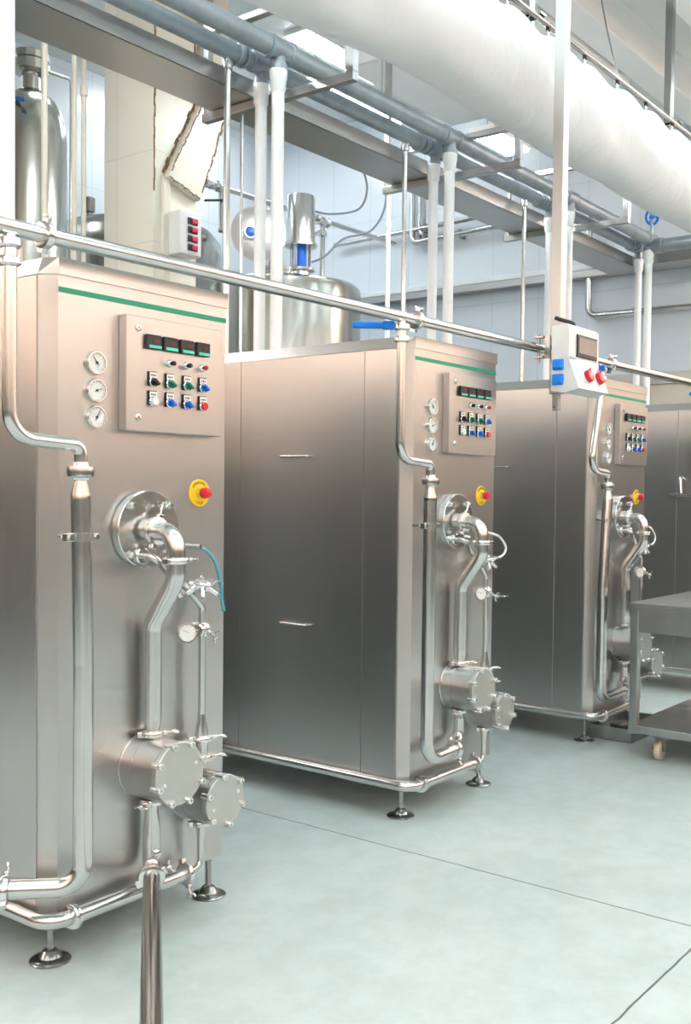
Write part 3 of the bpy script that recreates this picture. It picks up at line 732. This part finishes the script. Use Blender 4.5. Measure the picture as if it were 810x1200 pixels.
for x, y in ((-3.9, -3.2), (-3.9, -1.4), (-3.9, .4), (-3.9, 2.2), (-2.2, -4.35), (.2, -4.35), (2.6, -4.35), (5.0, -4.35), (7.4, -4.35), (-2.6, 5.8), (-.6, 5.8), (1.4, 5.8), (9.85, -3.4), (9.85, -1.5), (9.85, .4), (9.85, 2.2)):  # unseen lamps added to wash the walls that the steel reflects
    a, d = ((.75, .16) if y < -4 or y > 5 else (.16, .75))
    fixture('added unseen light washing a hall wall', x-a, x+a, y-d, y+d, 4.35 if y < 5 else 3.7, 'added unseen lights washing the hall walls', 'warm_glow')
for x, y in ((1.6, 3.2), (3.6, 3.2)):  # unseen pair added to brighten the white drop pipes
    fixture('added unseen light above the freezer cabinets', x-.75, x+.75, y-.14, y+.14, ZC-.05, 'added unseen lights above the cabinets', 'lamp_glow', rod=False)
for x, y in ((5.6, 7.0), (8.8, 7.2), (4.0, 9.0), (8.6, 9.2)):  # lamps added to brighten the back wall and pipes
    fixture('added light over the tanks, brightening the back', x-.75, x+.75, y-.16, y+.16, ZT-.05, 'added lights over the tanks', 'cool_glow', rod=False)

# ------------------------------------------------------------------ column with haunch and switch box
t = thing('column', 'cream tiled square column with a rust-stained slanted bracket near its top', 'column', (5.02, 5.86, 0))
cx, cy = 5.02, 5.86
obj('shaft', B('column_tile').box((4.822-cx, 5.60-cy, 0), (5.218-cx, 6.12-cy, ZT)), parent=t)
hp = [(4.915, 3.555), (5.218, 3.46), (5.23, 3.50), (5.49, 4.21), (5.49, 5.0), (5.235, 5.0), (5.235, 4.17)]
obj('slanted_bracket', B('cream_paint').prism_y([(x-cx, z) for x, z in hp], 5.555-cy, 6.10-cy), parent=t)
obj('corner_strip', B('cream_paint').box((4.895-cx, 5.575-cy, 0), (4.955-cx, 5.602-cy, 3.56), .003), parent=t)
rs = B('rust'); rq = random.Random(5)
def rust_line(a, b, w, d, n=16):
    a = V(a); b = V(b)
    for q in range(n):
        p = a.lerp(b, (q-.1)/n); e = a.lerp(b, (q+1.1)/n); o_ = V((rq.uniform(-.006, .006), 0, rq.uniform(-.006, .006)))
        rs.rod(p+o_, e+o_, w*rq.uniform(.25, .8), d, (0, 1, 0))
for a, b, w_ in (((4.905, 5.597, 3.585), (5.215, 5.597, 4.175), .034), ((5.24, 5.5535, 3.52), (5.478, 5.5535, 4.19), .020), ((4.93, 5.5535, 3.556), (5.215, 5.5535, 3.468), .016),
                 ((4.83, 5.598, 3.45), (4.83, 5.598, 4.6), .016), ((5.19, 5.598, 4.0), (5.19, 5.598, 4.6), .014), ((4.945, 5.5535, 3.60), (5.235, 5.5535, 4.14), .012)):
    rust_line((a[0]-cx, a[1]-cy, a[2]), (b[0]-cx, b[1]-cy, b[2]), w_, .005)
obj('rust_stain', rs, parent=t)['label'] = 'brown rust stains along the slanted edges'
t = thing('switch_box', 'small grey switch box with four red rocker switches on the cream column', 'switch box', (5.06, 5.555, 3.03))
obj('enclosure', B('box_grey').box((-.115, -.09, 0), (.085, .045, .30), .008), parent=t)
for z in (.235, .175, .115, .055):
    s_ = B('black_plastic').box((-.045, -.096, z-.023), (.045, -.09, z+.023), .002); s_.mat('switch_red').box((-.012, -.106, z-.016), (.040, -.094, z+.018), .004)
    obj('rocker_switch', s_, parent=t)['label'] = 'red rocker switch'

# ------------------------------------------------------------------ tanks
t = thing('mixing_tank', 'wide steel tank with a cylindrical motor and an open round lid on top', 'tank', (7.30, 6.62, 0))
obj('vessel', B('tank_steel').lathe((0, 0, .25), (0, 0, 1), [(0, .5), (.12, .70), (2.98, .70), (3.02, .695), (3.05, .66), (3.08, .4), (3.10, .15)], 64), parent=t)
for q in range(3):
    th = 2*PI*q/3+.5; obj('leg', B('pipe_steel').cyl((.5*math.cos(th), .5*math.sin(th), 0), (.5*math.cos(th), .5*math.sin(th), .36), .04, seg=16), parent=t)
mo = thing_dummy = None
mx, my = 7.14-7.30, 6.30-6.62
obj('motor_cover', B('bright_steel').lathe((mx, my, 3.60), (0, 0, 1), [(0, .14), (.006, .146), (.03, .146), (.034, .128), (.44, .128), (.455, .118), (.458, .05)], 32), parent=t)
fr = B('bright_steel').lathe((mx, my, 3.33), (0, 0, 1), [(0, .11), (.05, .10), (.055, .13), (.075, .13), (.08, .09)], 28)
for dx, dy in ((.09, .02), (-.09, -.02), (.02, -.09), (-.02, .09)): fr.rod((mx+dx, my+dy, 3.40), (mx+dx, my+dy, 3.60), .03, .012)
fr.mat('blue_plastic').cyl((mx, my, 3.40), (mx, my, 3.60), .05, seg=18)
obj('motor_frame', fr, parent=t)
lc = V((6.745-7.30, 6.45-6.62, 3.66)); nn = V((-.60, -.80, .02)).normalized()
ld = B('plate_steel').lathe(lc, nn, [(-.02, .235), (.0, .245), (.012, .245), (.014, .225), (.020, .215), (.024, .05)], 48)
obj('manhole_lid', ld, parent=t)
hc = lc+V((-.06, .045, 0))-nn*.012
obj('lid_hub', B('blue_plastic').lathe(hc+nn*.036, nn, [(0, .05), (.02, .045), (.025, .02)], 20).mat('bright_steel').ring(hc+nn*.07, nn, .052, .008, 24, 6), parent=t)
obj('lid_arm', B('pipe_steel').rod(lc+V((0, 0, .26))+nn*.02, lc+V((.02, .02, .20)), .05, .03).cyl(lc+V((.16, -.02, -.20)), lc+V((.16, -.02, -.42)), .03, seg=14).tube([lc+V((.05, .06, .1)), lc+V((.22, .02, -.1)), lc+V((.25, 0, -.40))], .015, 10), parent=t)
obj('manhole_rim', B('bright_steel').lathe(lc+V((.22, -.02, -.36)), (0, 0, 1), [(-.05, .16), (.06, .16), (.06, .17), (.09, .17)], 28), parent=t)

t = thing('storage_tank', 'tall narrow domed steel tank at the upper left', 'tank', (4.96, 7.2, 0))
obj('vessel', B('tank_steel').lathe((0, 0, .3), (0, 0, 1), [(0, .1), (.06, .2), (.12, .24), (.16, .275), (3.80, .275), (3.93, .265), (4.04, .235), (4.13, .185), (4.19, .115), (4.21, .075), (4.34, .07)], 48), parent=t)
obj('top_flange', B('tank_steel').lathe((0, 0, 4.63), (0, 0, 1), [(0, .11), (.02, .142), (.075, .142), (.08, .125), (.10, .125), (.105, .142), (.155, .142), (.165, .13), (.17, .05)], 36), parent=t)
for q in range(3):
    th = 2*PI*q/3; obj('leg', B('pipe_steel').cyl((.16*math.cos(th), .16*math.sin(th), 0), (.16*math.cos(th), .16*math.sin(th), .40), .025, seg=12), parent=t)
obj('vent_pipe', B('pipe_steel').tube([(.10, -.10, 4.66), (.29, -.12, 4.66), (.29, -.12, 2.0), (.2, -.05, 2.0)], .013, 10, .03, 5), parent=t)
obj('side_valve', B('blue_plastic').rod((-.265, -.20, 4.33), (-.225, -.25, 4.31), .03, .02, bev=.004).mat('dark_steel').cyl((-.20, -.12, 4.34), (-.24, -.22, 4.34), .025, seg=12), parent=t)

t = thing('round_tank', 'low wide steel tank behind the cream column', 'tank', (7.0, 8.35, 0))
obj('vessel', B('tank_steel').lathe((0, 0, .3), (0, 0, 1), [(0, .6), (.15, .84), (3.45, .84), (3.58, .82), (3.68, .74), (3.74, .5), (3.76, .2)], 64), parent=t)
for q in range(4):
    th = 2*PI*q/4+.4; obj('leg', B('pipe_steel').cyl((.6*math.cos(th), .6*math.sin(th), 0), (.6*math.cos(th), .6*math.sin(th), .5), .04, seg=12), parent=t)
obj('top_fitting', B('dark_steel').lathe((-.52, .10, 3.9), (0, 0, 1), [(0, .03), (.18, .03), (.19, .055), (.32, .055), (.33, .04)], 16), parent=t)

# tank-side pipework
t = thing('process_pipe', 'thin steel pipe with valves running along above the mixing tank', 'pipe', (0, 7.5, 4.37))
obj('pipe', B('pipe_steel').cyl((6.85, 0, 0), (10.2, 0, .02), .028, seg=14), parent=t)
for x in (7.18, 8.86): obj('valve_body', B('bright_steel').lathe((x-.10, 0, 0), (1, 0, 0), [(0, .03), (.004, .055), (.02, .055), (.03, .035), (.08, .05), (.12, .05), (.17, .035), (.18, .055), (.196, .055), (.2, .03)], 18), parent=t)
obj('branch_pipe', B('pipe_steel').tube([(7.32, 0, 0), (7.32, -.02, -.40)], .033, 12).lathe((7.32, -.02, -.40), (0, 0, -1), [(0, .045), (.03, .045), (.04, .03)], 14), parent=t)
obj('valve_lever', B('black_plastic').rod((7.30, -.03, -.13), (7.06, -.05, -.19), .03, .02, bev=.004), parent=t)
obj('branch_pipe', B('bright_steel').tube([(8.86, 0, 0), (8.86, 0, -.62)], .028, 12).cyl((8.82, 0, -.12), (8.62, -.1, -.2), .022, seg=10).lathe((8.86, 0, -.10), (0, 0, -1), [(0, .03), (.01, .05), (.06, .05), (.07, .03)], 14), parent=t)
cb = [('motor_cable', 'black cable drooping from the cable tray to the tank motor', [(7.62, 6.0, 4.42), (7.72, 6.0, 4.22), (7.66, 6.05, 4.02), (7.45, 6.2, 3.95), (7.29, 6.3, 3.96)]),
      ('wall_cable', 'thin dark cable curving down beside the grey conduit to the valve', [(7.71, 5.78, 4.35), (7.80, 5.85, 4.05), (7.72, 5.95, 3.82), (7.5, 6.1, 3.72), (7.36, 6.2, 3.55), (7.26, 6.3, 3.48)])]
for n_, lb, pts in cb: tag(obj(n_, B('cable_grey').curve(pts, .010, 8)), lb, 'cable')
tag(obj('conduit', B('white_pvc').cyl((0, 0, 0), (0, 0, ZT), .022, seg=12).lathe((0, 0, 3.80), (0, 0, 1), [(0, .022), (.01, .03), (.06, .03), (.07, .022)], 12), loc=(7.68, 5.72, 0)), 'thin pale conduit standing right of the mixing tank', 'conduit')
for x, lb in ((4.24, 'thin cream pipe in front of the tall domed tank'), (4.475, 'thin cream pipe just left of the column, left one of two'), (4.552, 'thin cream pipe with a collar, nearest the cream column')):
    o = B('cream_paint').cyl((0, 0, 0), (0, 0, ZT), .021 if x < 4.3 else .017, seg=12)
    if x > 4.5: o.lathe((0, 0, 4.08), (0, 0, 1), [(0, .017), (.006, .026), (.07, .026), (.076, .017)], 12)
    tag(obj('cream_pipe', o, loc=(x, 6.0, 0)), lb, 'pipe', 'thin cream pipes left of the column')
for a, lb in (((4.455, 4.135), 'thin blue cable clipped along the white pair in front of the mixing tank'), ((6.225, 4.135), 'thin blue cable along the white pair at the centre')):
    tag(obj('blue_cable', B('cable_blue').curve([(a[0]-.02, a[1]+.05, 3.95), (a[0]+.02, a[1], 3.7), (a[0], a[1], 3.2), (a[0]+.01, a[1], 2.6), (a[0], a[1], 1.9)], .008, 8)), lb, 'cable')

# pipework and ducts on the end wall
XW = 10.40
def wpipe(label, pts, r, R=.08):
    t = thing('wall_pipe', label, 'pipe', (XW, 0, 0))
    obj('pipe', B('pipe_steel').tube([(0, y, z) for y, z in pts], r, 14, R, 6), parent=t)
    for y, z in (pts[-1], pts[len(pts)//2]):
        obj('pipe_clip', B('dark_steel').box((-.02, y-.015, z-.05), (.10, y+.015, z+.05)), parent=t)
    return t
wpipe('upper thin steel pipe crossing the blue end wall behind the white pair', [(8.6, 4.555), (7.2, 4.58), (6.0, 4.61)], .030)
wpipe('lower thicker steel pipe on the end wall with a bend upwards', [(7.385, 5.2), (7.385, 4.42), (6.7, 4.44), (5.8, 4.47)], .038)
wpipe('steel pipe standing close to the bend pipe on the end wall', [(7.275, 5.2), (7.275, 4.52), (7.22, 4.50)], .025)
wpipe('steel pipe on the end wall dropping right of the post then turning right', [(5.045, 4.4), (5.04, 3.33), (4.5, 3.325), (2.6, 3.31)], .036, .1)
t = thing('wall_duct', 'flat steel cable duct running along the end wall', 'duct', (XR, 0, 3.76))
obj('channel', B('tray_steel').box((-.16, 2.5, -.02), (-.01, 9.3, .06), .004), parent=t)
obj('cover', B('beam_paint').box((-.17, 2.5, .06), (-.01, 9.3, .12), .004), parent=t)
t = thing('wall_cabinet', 'pale steel cabinet standing against the end wall behind the farthest machines', 'cabinet', (10.15, 4.3, 0))
obj('body', B('panel_paint').box((-.25, -1.1, 0), (.33, .75, 2.50), .006), parent=t)
obj('top_cover', B('lid_steel').box((-.27, -1.12, 2.50), (.34, .77, 2.62), .004), parent=t)

# ------------------------------------------------------------------ trolley, drain trough
t = thing('trolley', 'grey stainless steel trolley with a lower shelf at the right edge of the photo', 'trolley', (5.2, 2.25, 0))
TW, TD = 1.05, .75
tb = B('trolley_steel').box((0, -TD, .805), (TW, 0, .835), .004)
obj('top', tb, parent=t)
ap = B('trolley_steel').box((.012, -TD+.03, .68), (.016, -.03, .806)).box((TW-.016, -TD+.03, .68), (TW-.012, -.03, .806)).box((.03, -.016, .68), (TW-.03, -.012, .806)).box((.03, -TD+.012, .68), (TW-.03, -TD+.016, .806))
obj('apron', ap, parent=t)
obj('lower_shelf', B('trolley_steel').box((.002, -TD+.002, .142), (TW-.002, -.002, .185), .004), parent=t)
for x in (.026, TW-.026):
    for y in (-.026, -TD+.026):
        obj('leg', B('trolley_steel').box((x-.022, y-.022, .138), (x+.022, y+.022, .806), .003), parent=t)
for x in (.10, TW-.10):
    for y in (-.143, -TD+.143):
        cs = B('dark_steel').box((x-.055, y-.045, .128), (x+.055, y+.045, .142), .002)
        cs.rod((x-.03, y-.028, .13), (x+.0, y-.028, .050), .004, .034, (0, 1, 0)).rod((x-.03, y+.028, .13), (x+.0, y+.028, .050), .004, .034, (0, 1, 0)).cyl((x, y-.034, .052), (x, y+.034, .052), .008, seg=12)
        c_ = obj('caster', cs, parent=t)
        obj('wheel', B('caster_cream').lathe((x, y-.018, .052), (0, 1, 0), [(0, .038), (.002, .048), (.008, .052), (.028, .052), (.034, .048), (.036, .038)], 32).mat('bright_steel').lathe((x, y-.021, .052), (0, 1, 0), [(0, .014), (.003, .020), (.039, .020), (.042, .014)], 18), parent=c_)['label'] = 'cream caster wheel'
t = thing('drain_trough', 'dark low steel trough on the floor under the third freezer cabinet', 'trough', (5.78, 2.50, 0))
dt = B('trolley_steel').box((-.24, -.13, 0), (.26, .13, .006)); dt.box((-.24, -.13, 0), (-.234, .13, .075)); dt.box((.254, -.13, 0), (.26, .13, .075)); dt.box((-.24, -.13, 0), (.26, -.124, .075)); dt.box((-.24, .124, 0), (.26, .13, .075))
obj('trough_tray', dt, parent=t)
obj('drain_pot', B('dark_steel').lathe((-.02, .02, .006), (0, 0, 1), [(0, .07), (.05, .075), (.055, .085), (.06, .07)], 24), parent=t)
t = machines[3]
hn = B('bright_steel').tube([(-CH-.004, .215, 1.53), (-CH-.05, .200, 1.53), (-CH-.06, .188, 1.42)], .013, 12, .04, 6).rod((-CH-.055, .27, 1.412), (-CH-.055, .12, 1.405), .022, .016, bev=.004)
obj('side_latch', hn, parent=t)

# ------------------------------------------------------------------ world and view
w = bpy.data.worlds.new('world'); bpy.context.scene.world = w; w.use_nodes = True
w.node_tree.nodes['Background'].inputs[0].default_value = (.8, .9, 1, 1); w.node_tree.nodes['Background'].inputs[1].default_value = .3
s = bpy.context.scene
s.view_settings.view_transform = 'Standard'; s.view_settings.look = 'None'; s.view_settings.gamma = 1; s.view_settings.exposure = .68
s.view_settings.use_curve_mapping = False
s.cycles.use_denoising = True
s.cycles.max_bounces = 10; s.cycles.diffuse_bounces = 5; s.cycles.glossy_bounces = 6
s.cycles.sample_clamp_indirect = 8
